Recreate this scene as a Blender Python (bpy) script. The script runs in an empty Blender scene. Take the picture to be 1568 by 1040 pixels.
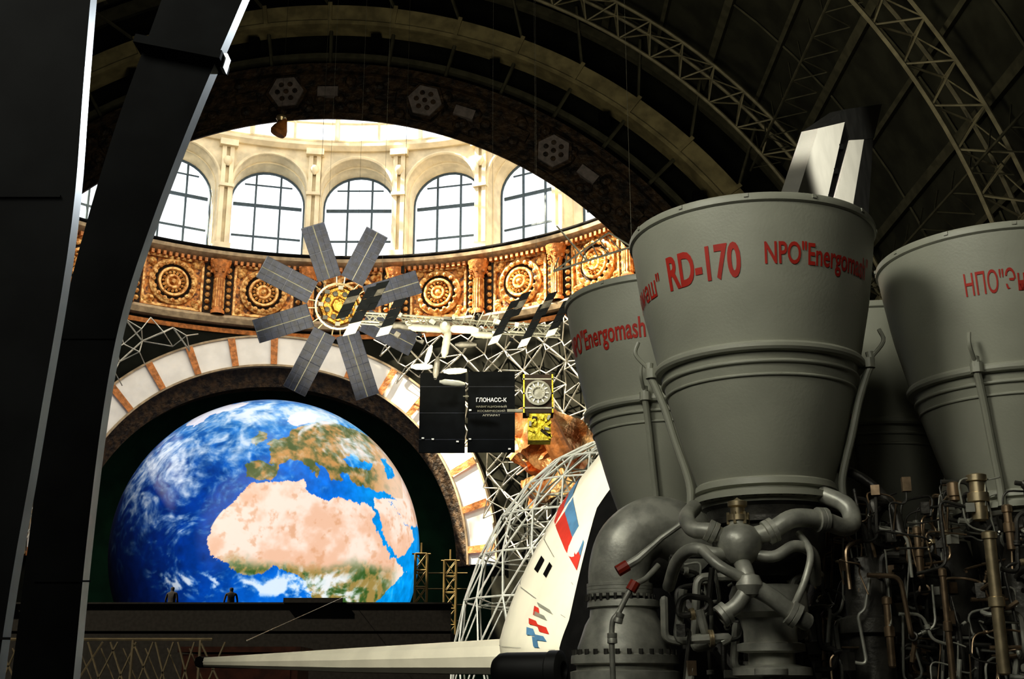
import bpy, bmesh, math, random
import numpy as np
from mathutils import Vector, Matrix, noise
R_=math.radians
random.seed(7)
scene=bpy.context.scene

# ---------------------------------------------------------------- materials
def mat(name,col,rough=.6,metal=0.,var=.15,scale=6.,bump=0.,bscale=30.,emit=0.,col2=None,spec=.5):
    m=bpy.data.materials.new(name); m.use_nodes=True
    nt=m.node_tree; b=nt.nodes['Principled BSDF']
    tc=nt.nodes.new('ShaderNodeTexCoord')
    nz=nt.nodes.new('ShaderNodeTexNoise'); nz.inputs['Scale'].default_value=scale; nz.inputs['Detail'].default_value=4
    nt.links.new(tc.outputs['Object'],nz.inputs['Vector'])
    cr=nt.nodes.new('ShaderNodeValToRGB')
    c2=col2 if col2 else [min(1,c*(1+var)) for c in col]
    c1=col if col2 else [c*(1-var) for c in col]
    cr.color_ramp.elements[0].position=.38; cr.color_ramp.elements[1].position=.62
    cr.color_ramp.elements[0].color=(*c1,1); cr.color_ramp.elements[1].color=(*c2,1)
    nt.links.new(nz.outputs['Fac'],cr.inputs['Fac'])
    nt.links.new(cr.outputs['Color'],b.inputs['Base Color'])
    b.inputs['Roughness'].default_value=rough; b.inputs['Metallic'].default_value=metal
    b.inputs['Specular IOR Level'].default_value=spec
    if bump>0:
        n2=nt.nodes.new('ShaderNodeTexNoise'); n2.inputs['Scale'].default_value=bscale; n2.inputs['Detail'].default_value=5
        nt.links.new(tc.outputs['Object'],n2.inputs['Vector'])
        bp=nt.nodes.new('ShaderNodeBump'); bp.inputs['Strength'].default_value=bump; bp.inputs['Distance'].default_value=.1
        nt.links.new(n2.outputs['Fac'],bp.inputs['Height']); nt.links.new(bp.outputs['Normal'],b.inputs['Normal'])
    if emit>0:
        nt.links.new(cr.outputs['Color'],b.inputs['Emission Color']); b.inputs['Emission Strength'].default_value=emit
    return m
M={}
M['nozzle']=mat('nozzle_paint',(.385,.39,.315),.46,.0,.05,3,.04,60)
M['nozzle_in']=mat('nozzle_inner',(.10,.10,.09),.6)
M['steel']=mat('engine_steel',(.42,.42,.36),.40,.25,.2,9,.05,50)
M['darksteel']=mat('dark_steel',(.075,.072,.062),.42,.4,.3,9,.1,40)
M['copper']=mat('copper_tube',(.42,.31,.20),.33,.8,.25,12)
M['brass']=mat('brass',(.60,.50,.32),.35,.8,.2,12)
M['redpaint']=mat('red_lettering',(.50,.035,.02),.6,0,.1)
M['redcap']=mat('red_cap',(.35,.04,.02),.5)
M['pylon']=mat('pylon_black',(.0045,.005,.005),.7,.0,.3,4,spec=.08)
M['pylonglint']=mat('pylon_edge_glint',(.68,.72,.74),.35,.3,.25,1.5)  # pale colour paints the light caught by the pylons' side faces
M['vault']=mat('vault_panel',(.034,.035,.024),.85,0,.25,1.2,spec=.2)
M['purlin']=mat('purlin_steel',(.075,.073,.048),.8,0,.2,3,spec=.2)
M['truss']=mat('truss_steel',(.24,.22,.14),.6,0,.2,3)
M['archbeam']=mat('arch_beam_paint',(.27,.235,.125),.6,0,.25,2)
M['darkwall']=mat('dark_wall',(.010,.011,.008),.85,0,.3,1,spec=.1)
M['floor']=mat('floor_dark',(.008,.007,.006),.7,0,.3,.7,spec=.1)
M['ornate']=mat('arch_ornament',(.010,.007,.005),.6,0,.3,3,1.0,5,col2=(.070,.042,.020))
M['hex']=mat('hex_plate',(.20,.175,.17),.6,0,.2,6)
M['cream']=mat('cream_plaster',(.68,.60,.44),.8,0,.14,1.2,.1,8)
M['cream2']=mat('cream_trim',(.74,.65,.47),.7,0,.12,1.2)
M['winframe']=mat('window_frame',(.05,.08,.11),.6)
M['gold']=mat('gilded_relief',(.085,.022,.004),.5,.1,.3,4.5,.9,4,col2=(.70,.29,.06))
M['goldhi']=mat('gilded_ornament',(.38,.135,.022),.42,.2,.3,4,.6,6,col2=(.92,.60,.24))
M['golddark']=mat('ornament_recess',(.022,.011,.005),.8,0,.3,3)
M['terracotta']=mat('terracotta',(.46,.18,.05),.6,0,.3,4,.5,6)
M['cornice']=mat('cornice_stone',(.36,.28,.18),.7,0,.2,3)
M['whiteband']=mat('arch_white',(.82,.80,.75),.7,0,.06,1)
M['niche']=mat('niche_green',(.006,.028,.014),.9,0,.2,1,spec=.1)
M['lattice']=mat('lattice_steel',(.50,.49,.43),.5,.1,.2,3)
M['whitelat']=mat('white_tube',(.78,.78,.70),.5,0,.1,3)
M['shuttle']=mat('shuttle_white',(.74,.71,.58),.55,0,.06,2)
M['black']=mat('black_tile_and_shadow',(.004,.004,.004),.8,0,.3,8,spec=.08)
M['blue']=mat('flag_blue',(.08,.20,.34),.6)
M['solar']=mat('solar_cell',(.010,.015,.036),.35,.1,.4,10,spec=.35)
M['solarline']=mat('solar_grid',(.07,.08,.12),.5,.2)
M['grey']=mat('module_grey',(.24,.24,.20),.5,.1,.15,6)
M['modwhite']=mat('module_white',(.50,.49,.40),.5,0,.08,6)
M['finwhite']=mat('fin_white',(.78,.76,.67),.55,0,.05,2)
M['finblack']=mat('fin_black_tile',(.012,.012,.011),.6,0,.3,3)
M['wire']=mat('suspension_wire',(.06,.06,.05),.6)
M['goldfoil']=mat('gold_foil',(.50,.26,.06),.28,.9,.3,4,1.0,7)
M['foilbright']=mat('crinkled_foil',(.50,.15,.035),.35,.45,.3,1.5,1.0,4,col2=(.95,.62,.30))
M['yellow']=mat('yellow_foil',(.62,.50,.03),.4,.3,.3,6,.6,9)
M['board']=mat('board_black',(.005,.006,.007),.8,spec=.08)
M['white']=mat('white_paint',(.8,.8,.78),.6)
M['silhouette']=mat('spectator_silhouette',(.006,.006,.007),.9,spec=.1)  # near black over the whole figure, backlit silhouette put into the colour
M['brown']=mat('brown_wood',(.10,.03,.016),.7,0,.3,4)
M['scaf']=mat('scaffold_yellow',(.10,.07,.015),.7)
M['earthgrey']=mat('barrier_steel',(.30,.25,.16),.6)

# ---------------------------------------------------------------- mesh builder
class MB:
    def __init__(s): s.v=[];s.f=[];s.m=[]
    def add(s,vs,fs,mi=0):
        o=len(s.v); s.v.extend([tuple(v) for v in vs])
        for f in fs: s.f.append(tuple(i+o for i in f)); s.m.append(mi)
    def box(s,c,size,rot=None,mi=0):
        hx,hy,hz=[a/2 for a in size]; c=Vector(c)
        vs=[Vector((x,y,z)) for x in(-hx,hx) for y in(-hy,hy) for z in(-hz,hz)]
        if rot is not None: vs=[rot@v for v in vs]
        s.add([v+c for v in vs],[(0,1,3,2),(4,6,7,5),(0,4,5,1),(2,3,7,6),(0,2,6,4),(1,5,7,3)],mi)
    def tube(s,pts,r,seg=8,mi=0,closed=False):
        pts=[Vector(p) for p in pts]; n=len(pts)
        rs=r if isinstance(r,(list,tuple)) else [r]*n
        t0=(pts[1]-pts[0]).normalized()
        up=Vector((0,0,1)) if abs(t0.z)<.9 else Vector((1,0,0))
        nx=t0.cross(up).normalized(); vs=[];
        for i in range(n):
            if closed: t=(pts[(i+1)%n]-pts[i-1]).normalized()
            elif i==0: t=t0
            elif i==n-1: t=(pts[-1]-pts[-2]).normalized()
            else: t=((pts[i+1]-pts[i]).normalized()+(pts[i]-pts[i-1]).normalized()).normalized()
            nx=(nx-t*nx.dot(t)).normalized(); ny=t.cross(nx)
            for k in range(seg):
                a=2*math.pi*k/seg
                vs.append(pts[i]+(nx*math.cos(a)+ny*math.sin(a))*rs[i])
        fs=[]
        rng=n if closed else n-1
        for i in range(rng):
            j=(i+1)%n
            for k in range(seg):
                l=(k+1)%seg
                fs.append((i*seg+k,i*seg+l,j*seg+l,j*seg+k))
        if not closed:
            fs.append(tuple(range(seg))[::-1]); fs.append(tuple((n-1)*seg+k for k in range(seg)))
        s.add(vs,fs,mi)
    def lathe(s,prof,c=(0,0,0),seg=32,mi=0,rot=None,cap=False):
        vs=[];c=Vector(c)
        for r,z in prof:
            for k in range(seg):
                a=2*math.pi*k/seg; v=Vector((r*math.cos(a),r*math.sin(a),z))
                if rot is not None: v=rot@v
                vs.append(v+c)
        fs=[]
        for i in range(len(prof)-1):
            for k in range(seg):
                l=(k+1)%seg
                fs.append((i*seg+k,i*seg+l,(i+1)*seg+l,(i+1)*seg+k))
        if cap:
            fs.append(tuple(range(seg))[::-1]); fs.append(tuple((len(prof)-1)*seg+k for k in range(seg)))
        s.add(vs,fs,mi)
    def obj(s,name,mats,parent=None,angle=35,loc=None):
        me=bpy.data.meshes.new(name); me.from_pydata(s.v,[],s.f)
        for k in mats: me.materials.append(M[k])
        me.polygons.foreach_set('material_index',s.m)
        me.polygons.foreach_set('use_smooth',[True]*len(s.f))
        me.update(); me.set_sharp_from_angle(angle=R_(angle))
        o=bpy.data.objects.new(name,me); scene.collection.objects.link(o)
        if parent: o.parent=parent
        return o
def empty(name,loc=(0,0,0)):
    e=bpy.data.objects.new(name,None); scene.collection.objects.link(e); return e
def cr(pts,n=6):
    pts=[Vector(p) for p in pts]; P=[pts[0]*2-pts[1]]+pts+[pts[-1]*2-pts[-2]]; out=[]
    for i in range(1,len(P)-2):
        for k in range(n):
            t=k/n; a,b,c,d=P[i-1],P[i],P[i+1],P[i+2]
            out.append(.5*((2*b)+(c-a)*t+(2*a-5*b+4*c-d)*t*t+(3*b-a-3*c+d)*t**3))
    out.append(pts[-1]); return out
def bent(pts,rad,n=4):
    """polyline with rounded corners"""
    pts=[Vector(p) for p in pts]; out=[pts[0]]
    for i in range(1,len(pts)-1):
        a=(pts[i-1]-pts[i]); c=(pts[i+1]-pts[i]); r=min(rad,a.length*.45,c.length*.45)
        p0=pts[i]+a.normalized()*r; p1=pts[i]+c.normalized()*r
        for k in range(n+1):
            t=k/n; out.append(p0*(1-t)**2+pts[i]*2*t*(1-t)+p1*t*t)
    out.append(pts[-1]); return out
def rot_to(d):
    return Vector((0,0,1)).rotation_difference(Vector(d).normalized()).to_matrix()
def text_mesh(s,offset=.0):
    cu=bpy.data.curves.new('t','FONT'); cu.body=s; cu.size=1.0; cu.offset=offset; cu.resolution_u=4
    o=bpy.data.objects.new('t',cu); scene.collection.objects.link(o)
    bpy.context.view_layer.update()
    dg=bpy.context.evaluated_depsgraph_get(); me=o.evaluated_get(dg).to_mesh()
    bm=bmesh.new(); bm.from_mesh(me)
    o.evaluated_get(dg).to_mesh_clear(); bpy.data.objects.remove(o)
    x0=min(v.co.x for v in bm.verts); x1=max(v.co.x for v in bm.verts)
    x=x0+.1
    while x<x1:
        bmesh.ops.bisect_plane(bm,geom=bm.verts[:]+bm.edges[:]+bm.faces[:],plane_co=(x,0,0),plane_no=(1,0,0)); x+=.1
    for y in(-.1,.05,.2,.35,.5,.65):
        bmesh.ops.bisect_plane(bm,geom=bm.verts[:]+bm.edges[:]+bm.faces[:],plane_co=(0,y,0),plane_no=(0,1,0))
    bmesh.ops.triangulate(bm,faces=bm.faces[:])
    bm.verts.index_update()
    v=[(a.co.x-x0,a.co.y) for a in bm.verts]; f=[tuple(q.index for q in p.verts) for p in bm.faces]
    bm.free()
    return v,f,x1-x0

# ================================================================ HALL SHELL
HX,HZ=-6.4,7.0; VR=19.5; YE=38.0
def hp(R,a,y): return (HX+R*math.cos(a),y,HZ+R*math.sin(a))
b=MB(); N=60
vs=[];fs=[]
for yi,y in enumerate((-8,YE+.6)):
    for k in range(N+1): vs.append(hp(VR,math.pi*k/N,y))
for k in range(N): fs.append((k,k+1,N+2+k,N+1+k))
b.add(vs,fs)
b.obj('ceiling',['vault'])
b=MB()
for k in range(1,30):
    a=math.pi*k/30
    rot=Matrix.Rotation(-a,3,'Y')
    b.box(hp(VR-.12,a,14.5),(.22,45,.14 if k%2 else .26),rot)
for k in range(0,11):
    y=-6+k*4.2
    b.tube([hp(VR-.05,math.pi*i/40,y) for i in range(41)],.04,4)
b.obj('ceiling_purlins',['purlin'])
b=MB(); b.box((HX-VR-.1,15,3.5),(.2,46.5,7.2)); b.obj('wall_left',['darkwall'])
b=MB(); b.box((HX+VR+.1,15,3.5),(.2,46.5,7.2)); b.obj('wall_right',['darkwall'])
b=MB(); b.box((HX,-8.1,13.5),(40,.2,27.5)); b.obj('wall_back',['darkwall'])
b=MB(); b.box((-8,34,-.1),(64,90,.2)); b.obj('floor',['floor'])
b=MB(); n=64; vs=[];fs=[]
for k in range(n+1):
    a=math.pi*k/n
    vs.append(hp(14.1,a,YE+.5)); vs.append(hp(28,a,YE+.5))
for k in range(n): fs.append((2*k,2*k+1,2*k+3,2*k+2))
b.add(vs,fs)
b.box((HX-14.1-7.1,YE+.5,3.5),(14.2,.3,7.0)); b.box((HX+14.1+7.1,YE+.5,3.5),(14.2,.3,7.0))
b.obj('wall_far',['darkwall'])
b=MB()
def sweep(prof,a0,a1,n,mi):
    vs=[];m=len(prof)
    for k in range(n+1):
        a=a0+(a1-a0)*k/n
        for (r,y) in prof: vs.append(hp(r,a,y))
    fs=[(k*m+i,k*m+(i+1)%m,(k+1)*m+(i+1)%m,(k+1)*m+i) for k in range(n) for i in range(m)]
    b.add(vs,fs,mi)
sweep([(13.5,37.6),(15.3,37.6),(15.3,38.3),(13.9,38.3)],0,math.pi,90,0)
sweep([(13.42,37.45),(13.66,37.45),(13.66,37.6),(13.46,37.6)],0,math.pi,90,0)
sweep([(15.2,37.35),(15.5,37.35),(15.5,37.6),(15.2,37.6)],0,math.pi,90,0)
for k in range(-2,7):
    a=R_(38+19.2*k)
    if a<0 or a>math.pi: continue
    c=Vector(hp(14.42,a,37.45))
    tx=Vector((-math.sin(a),0,math.cos(a))); rx=Vector((math.cos(a),0,math.sin(a)))
    def plate(rad,y0,y1,mi,nn=6,sx=1,sy=1):
        vs=[]
        for y in (y0,y1):
            for i in range(nn):
                t=2*math.pi*i/nn+(math.pi/4 if nn==4 else 0)
                vs.append(c+tx*rad*math.cos(t)*sx+rx*rad*math.sin(t)*sy+Vector((0,y,0)))
        fs=[tuple(range(nn)),tuple(range(nn,2*nn))[::-1]]+[(i,(i+1)%nn,nn+(i+1)%nn,nn+i) for i in range(nn)]
        b.add(vs,fs,mi)
    plate(.72,-.12,.15,0); plate(.60,-.2,.1,1)
    for j in range(7):
        t=2*math.pi*j/6; rr=.3 if j<6 else 0
        b.lathe([(0,-.03),(.09,-.02),(.10,.02)],c+tx*rr*math.cos(t)+rx*rr*math.sin(t)+Vector((0,-.2,0)),8,0,Matrix.Rotation(R_(-90),3,'X'))
    for sg,da in((1,5.6),(-1,-5.6)):
        a2=a+R_(da); c=Vector(hp(14.45,a2,37.5)); tx=Vector((-math.sin(a2),0,math.cos(a2))); rx=Vector((math.cos(a2),0,math.sin(a2)))
        if 0<a2<math.pi: plate(.42,-.1,.1,1 if sg<0 else 0,4,1.2,.6)
    for j in range(16):
        a3=a+R_(random.uniform(-9,9)); c3=hp(random.uniform(13.8,15.05),a3,37.55)
        b.lathe([(.02,-.12),(.16,-.06),(.22,.05)],c3,7,0,Matrix.Rotation(R_(-90),3,'X'))
b.obj('ornate_archivolt',['ornate','hex'],angle=30)
b=MB()
sweep([(17.0,37.2),(17.7,37.2),(17.7,37.8),(17.0,37.8)],0,math.pi,90,0)
sweep([(16.9,37.1),(17.05,37.1),(17.05,37.9),(16.9,37.9)],0,math.pi,90,0)
sweep([(15.9,37.7),(16.1,37.7),(16.1,37.95),(15.9,37.95)],0,math.pi,90,1)
sweep([(18.7,36.9),(19.0,36.9),(19.0,37.2),(18.7,37.2)],0,math.pi,90,1)
for k in range(1,24):
    a=math.pi*k/24
    b.tube([hp(15.4,a,37.7),hp(17.0,a,37.6)],.07,5,1)
    b.tube([hp(17.7,a,37.4),hp(19.3,a+.06,36.6)],.06,5,1)
    b.box(hp(17.35,a,37.17),(.85,.12,.14),Matrix.Rotation(-a,3,'Y'),0)
    if k%2: b.box(hp(16.35,a+.03,37.3),(.35,.3,.55),Matrix.Rotation(0,3,'Y'),2)
b.obj('arch_beam',['archbeam','purlin','black'])
def arch_truss(y):
    b=MB(); n=46
    for R,dy in((18.05,0),(18.95,-.42),(18.95,.42)):
        b.tube([hp(R,math.pi*i/92,y+dy) for i in range(93)],.06,6)
    for i in range(n):
        a0=math.pi*i/n; a1=math.pi*(i+.5)/n; a2=math.pi*(i+1)/n
        for dy in(-.42,.42):
            b.tube([hp(18.05,a1,y),hp(18.95,a0,y+dy)],.032,5)
            b.tube([hp(18.05,a1,y),hp(18.95,a2,y+dy)],.032,5)
        b.tube([hp(18.95,a0,y-.42),hp(18.95,a0,y+.42)],.03,5)
        b.tube([hp(18.95,a0,y-.42),hp(18.95,a2,y+.42)],.025,5)
    for sx in(-1,1): b.box((HX+sx*18.5,y,3.5),(.9,.8,7),None,0)
    b.obj('arch_truss',['truss'])
for y in(35,25.5,16,6.5): arch_truss(y)
b=MB()
for a in (R_(20),R_(38),R_(142)):
    for y in np.arange(2,36,1.2):
        b.tube([hp(18.3,a,y),hp(18.95,a-.03,y+.6)],.022,4); b.tube([hp(18.95,a-.03,y+.6),hp(18.3,a,y+1.2)],.022,4)
        b.tube([hp(18.3,a,y),hp(18.95,a+.035,y+.6)],.022,4)
    b.tube([hp(18.3,a,0),hp(18.3,a,37)],.04,6)
b.obj('longitudinal_truss',['purlin'])

# ================================================================ ROTUNDA
CX,CY,RR=-9.8,49.2,20.7
def ap(R,ph,z): return (CX+R*math.sin(ph),CY+R*math.cos(ph),z)
def ring(b,prof,p0,p1,n,mi=0,close=True):
    m=len(prof);vs=[]
    for k in range(n+1):
        p=p0+(p1-p0)*k/n
        for r,z in prof: vs.append(ap(r,p,z))
    fs=[(k*m+i,k*m+(i+1)%m,(k+1)*m+(i+1)%m,(k+1)*m+i) for k in range(n) for i in range(m if close else m-1)]
    b.add(vs,fs,mi)
wall=MB(); win=MB()
Z0,Z1=26.8,34.5
for kb in range(-6,7):
    pc=R_(15*kb)
    def q(x,z,R): return ap(R,pc+x/RR,z)
    hw,sp_=2.36,31.6; hb,spb=2.15,31.15
    n=18
    F=[(-hw,Z0)]+[(hw*-math.cos(math.pi*i/n),sp_+hw*math.sin(math.pi*i/n)) for i in range(n+1)]+[(hw,Z0)]
    B=[(-hb,Z0+.3)]+[(hb*-math.cos(math.pi*i/n),spb+hb*math.sin(math.pi*i/n)) for i in range(n+1)]+[(hb,Z0+.3)]
    BW=RR*R_(7.5)
    for sgn in(-1,1):
        wall.add([q(sgn*hw,Z0,RR),q(sgn*BW,Z0,RR),q(sgn*BW,Z1,RR),q(sgn*hw,Z1,RR)],[(0,1,2,3)],0)
    for i in range(1,n+1):
        (x0,z0),(x1,z1)=F[i],F[i+1]
        wall.add([q(x0,z0,RR),q(x1,z1,RR),q(x1,Z1,RR),q(x0,Z1,RR)],[(0,1,2,3)],0)
    for i in range(len(F)-1):
        wall.add([q(*F[i],RR),q(*F[i+1],RR),q(*B[i+1],RR+1.7),q(*B[i],RR+1.7)],[(0,1,2,3)],0)
    wall.add([q(-hw,Z0,RR),q(hw,Z0,RR),q(hb,Z0+.3,RR+1.7),q(-hb,Z0+.3,RR+1.7)],[(0,1,2,3)],1)
    wall.tube([q(x,z,RR-.04) for x,z in F],.11,6,1)
    wall.tube([q(x*1.0,z,RR+.8) for x,z in [((f[0]+g[0])/2,(f[1]+g[1])/2) for f,g in zip(F,B)]],.05,5,1)
    win.tube([q(x,z,RR+1.7) for x,z in B],.10,6,0)
    for x in(-.72,.72):
        zt=spb+math.sqrt(hb*hb-x*x); win.box(Vector(q(x,(Z0+zt)/2,RR+1.7)),(.12,.12,zt-Z0),Matrix.Rotation(-pc,3,'Z'))
    for z in(28.9,31.0):
        win.box(Vector(q(0,z,RR+1.7)),(2*hb,.12,.11 if z<30 else .2),Matrix.Rotation(-pc,3,'Z'))
    win.box(Vector(q(0,32.4,RR+1.7)),(3.0,.1,.08),Matrix.Rotation(-pc,3,'Z'))
    pp=pc+R_(7.5)
    for dx in(-.24,.24):
        wall.box(Vector(ap(RR-.12,pp+dx/RR,30.6)),(.26,.3,7.4),Matrix.Rotation(-pp,3,'Z'),1)
    wall.box(Vector(ap(RR-.2,pp,27.2)),(.95,.5,.6),Matrix.Rotation(-pp,3,'Z'),1)
    wall.box(Vector(ap(RR-.2,pp,31.3)),(.9,.45,.2),Matrix.Rotation(-pp,3,'Z'),1)
    wall.box(Vector(ap(RR-.25,pp,34.1)),(1.1,.6,.4),Matrix.Rotation(-pp,3,'Z'),1)
    wall.lathe([(.05,-.3),(.24,-.1),(.28,.1),(.2,.3)],ap(RR-.25,pp,32.9),10,1)
ring(wall,[(RR+.3,34.3),(RR-.25,34.3),(RR-.5,34.55),(RR-.5,34.75),(RR-.2,34.9),(RR+.3,34.9)],R_(-97),R_(97),100,1)
wall.obj('wall_rotunda_drum',['cream','cream2'],angle=40)
win.obj('window_1',['winframe'])
b=MB(); R0=RR-.35; DH=14.
def dm(t): return (R0*math.cos(t),34.9+DH*math.sin(t))
for k in range(48):
    p=R_(7.5*k+3.75)
    pts=[];
    for i in range(13):
        r,z=dm(i/12*R_(78)); pts.append(ap(r,p,z))
    b.tube(pts,.18 if k%2 else .10,5)
for i in range(0,17):
    r,z=dm(i/16*R_(78)); 
    b.tube([ap(r,R_(5*k),z) for k in range(72)],.09,5,0,True)
b.obj('ceiling_dome_ribs',['cream2'])
b=MB()
ring(b,[(RR+1.0,26.35),(RR-.35,26.35),(RR-.75,26.6),(RR-.8,26.8),(RR-.4,26.9),(RR+1.0,26.9)],R_(-97),R_(97),120,0)
b.tube([ap(RR-.62,R_(-97+194*i/120),26.95) for i in range(121)],.14,6,1)  # black tube drawn as the shadow line below the windows
ring(b,[(RR+.4,22.4),(RR-.45,22.4),(RR-.6,22.7),(RR-.3,22.95),(RR+.4,22.95)],R_(-97),R_(97),120,0)
ring(b,[(RR+.4,21.9),(RR-.1,21.9),(RR-.2,22.15),(RR+.4,22.2)],R_(-97),R_(97),120,2)
for k in range(-96,97,1):
    p=R_(k); b.box(Vector(ap(RR-.42,p,26.22)),(.17,.28,.24),Matrix.Rotation(-p,3,'Z'),2)
b.obj('trim_rotunda_cornice',['cornice','black','terracotta'])
b=MB(); FZ=-.18
ring(b,[(RR,22.9),(RR,26.4)],R_(-97),R_(97),160,0,False)
for kb in range(-6,7):
    pc=R_(15*kb); rot=Matrix.Rotation(-pc,3,'Z')@Matrix.Rotation(R_(90),3,'X')
    c=ap(RR-.05,pc,24.8+FZ)
    b.lathe([(1.42,-.05),(1.42,.18),(1.25,.28),(1.1,.15)],c,36,1,rot)
    b.lathe([(1.1,.15),(1.02,.05),(.92,.12)],c,36,3,rot)
    b.lathe([(.92,.12),(.88,.28),(.76,.28),(.68,.1)],c,36,1,rot)
    b.lathe([(.68,.1),(.6,.06),(.5,.1)],c,36,3,rot)
    b.lathe([(.5,.1),(.42,.3),(.3,.3),(.22,.15),(.12,.36),(.0,.4)],c,36,1,rot)
    for j in range(16):
        t=2*math.pi*j/16
        cc=Vector(c)+rot@Vector((1.18*math.cos(t),1.18*math.sin(t),.25)); b.lathe([(0,.16),(.12,.1),(.15,0)],cc,7,1,rot)
        cc=Vector(c)+rot@Vector((.58*math.cos(t),.58*math.sin(t),.14)); b.lathe([(0,.16),(.07,.1),(.1,0)],cc,6,1,rot)
    for sx in(-1,1):
        for sz in(-1,1):
            for j in range(5):
                x=sx*random.uniform(1.2,1.65); z=24.8+FZ+sz*random.uniform(1.0,1.4)
                b.lathe([(0,.22),(.14,.14),(.22,0)],ap(RR-.04,pc+x/RR,z),7,1,rot)
        b.box(Vector(ap(RR-.06,pc+sx*1.72/RR,24.8+FZ)),(.14,.2,3.2),Matrix.Rotation(-pc,3,'Z'),1)
    b.box(Vector(ap(RR-.06,pc,26.32+FZ)),(3.5,.2,.16),Matrix.Rotation(-pc,3,'Z'),1)
    b.box(Vector(ap(RR-.06,pc,23.3+FZ)),(3.5,.2,.16),Matrix.Rotation(-pc,3,'Z'),1)
    pp=pc+R_(7.5)
    b.box(Vector(ap(RR-.02,pp,24.8+FZ)),(1.75,.1,3.3),Matrix.Rotation(-pp,3,'Z'),3)
    for x in(-.62,.62):
        for j in range(7): b.lathe([(0,.2),(.12,.12),(.17,0)],ap(RR-.1,pp+x/RR,23.5+FZ+.42*j),6,1,rot)
    b.lathe([(.42,-1.65),(.42,-1.45),(.32,-1.35),(.30,.6),(.36,.7),(.34,.8),(.5,1.1),(.62,1.5),(.66,1.65)],ap(RR-.35,pp,24.75+FZ),14,2)
    for j in range(14):
        t=2*math.pi*j/14; b.tube([Vector(ap(RR-.35,pp,23.5+FZ))+Vector((.33*math.cos(t),.33*math.sin(t),0)),Vector(ap(RR-.35,pp,25.3+FZ))+Vector((.31*math.cos(t),.31*math.sin(t),0))],.03,4,1)
        b.lathe([(0,.14),(.1,.05),(.08,-.1)],Vector(ap(RR-.35,pp,25.75+FZ+.3*(j%2)))+Vector((.5*math.cos(t),.5*math.sin(t),0)),6,2)
b.obj('gilded_frieze',['gold','goldhi','terracotta','golddark'],angle=45)
AP=R_(-11.7); AZ=8.2; AO=13.65; AI=11.85
b=MB()
def inarch(ph,z,r):
    x=(ph-AP)*RR; dz=z-AZ
    return (abs(x)<r) if dz<0 else (x*x+dz*dz<r*r)
nphi=220; nz=60
for i in range(nphi):
    p0=R_(-97+194*i/nphi); p1=R_(-97+194*(i+1)/nphi)
    for j in range(nz):
        z0=22.3*j/nz; z1=22.3*(j+1)/nz
        if not inarch((p0+p1)/2,(z0+z1)/2,AO-.5): b.add([ap(RR,p0,z0),ap(RR,p1,z0),ap(RR,p1,z1),ap(RR,p0,z1)],[(0,1,2,3)])
b.obj('wall_rotunda',['darkwall'])
b=MB(); ring(b,[(28,0),(28,22.4),(RR+.4,22.4)],R_(-97),R_(97),80,0,False); b.obj('wall_niche',['niche'])
b=MB()
def arch_sweep(prof,a0,a1,n,mi):
    m=len(prof);vs=[]
    for k in range(n+1):
        a=a0+(a1-a0)*k/n
        for r,d in prof: vs.append(ap(RR-d,AP+r*math.cos(a)/RR,AZ+r*math.sin(a)))
    fs=[(k*m+i,k*m+(i+1)%m,(k+1)*m+(i+1)%m,(k+1)*m+i) for k in range(n) for i in range(m)]
    b.add(vs,fs,mi)
arch_sweep([(AI,-.9),(AI,.35),(AO,.35),(AO,-.1)],0,math.pi,80,0)
arch_sweep([(AI-.06,.2),(AI-.06,.46),(AI+.06,.46),(AI+.06,.2)],0,math.pi,80,3)
arch_sweep([(AO-.06,.2),(AO-.06,.45),(AO+.06,.45),(AO+.06,.2)],0,math.pi,80,3)
arch_sweep([(AI-1.1,-1.6),(AI-1.1,-.6),(AI,-.1),(AI,-1.0)],0,math.pi,80,2)
for k in range(0,17):
    a=math.pi*(k+.35)/16.4
    arch_sweep([(AI+.05,.3),(AI+.05,.5),(AO-.05,.5),(AO-.05,.3)],a-.016,a+.016,2,1)
b.obj('trim_portal_arch',['whiteband','terracotta','ornate','cornice'])
# space frame lattice on rotunda wall
b=MB(); cs=1.35; nph=int(R_(118)*20/cs); rl=random.Random(3)
J={}
def nd(i,j):
    if (i,j) not in J:
        J[(i,j)]=ap(20.1-rl.uniform(0,.5),R_(-57)+(i+rl.uniform(-.2,.2))*cs/20.,8.2+(j+rl.uniform(-.2,.2))*cs)
    return J[(i,j)]
for i in range(nph):
    for j in range(10):
        ph=R_(-57)+(i+.5)*cs/20.; z=8.2+(j+.5)*cs
        if z>22.0 or inarch(ph,z,AO+.35): continue
        mid=ap(19.1,ph,z)
        for (a,c) in((0,0),(1,0),(0,1),(1,1)): b.tube([nd(i+a,j+c),mid],.036,4)
        if (i+j)%2: b.tube([nd(i,j),nd(i+1,j+1)],.05,4)
        else: b.tube([nd(i+1,j),nd(i,j+1)],.05,4)
        if rl.random()<.4: b.tube([nd(i,j),nd(i+1,j)],.036,4)
b.obj('space_frame',['lattice'])

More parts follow.
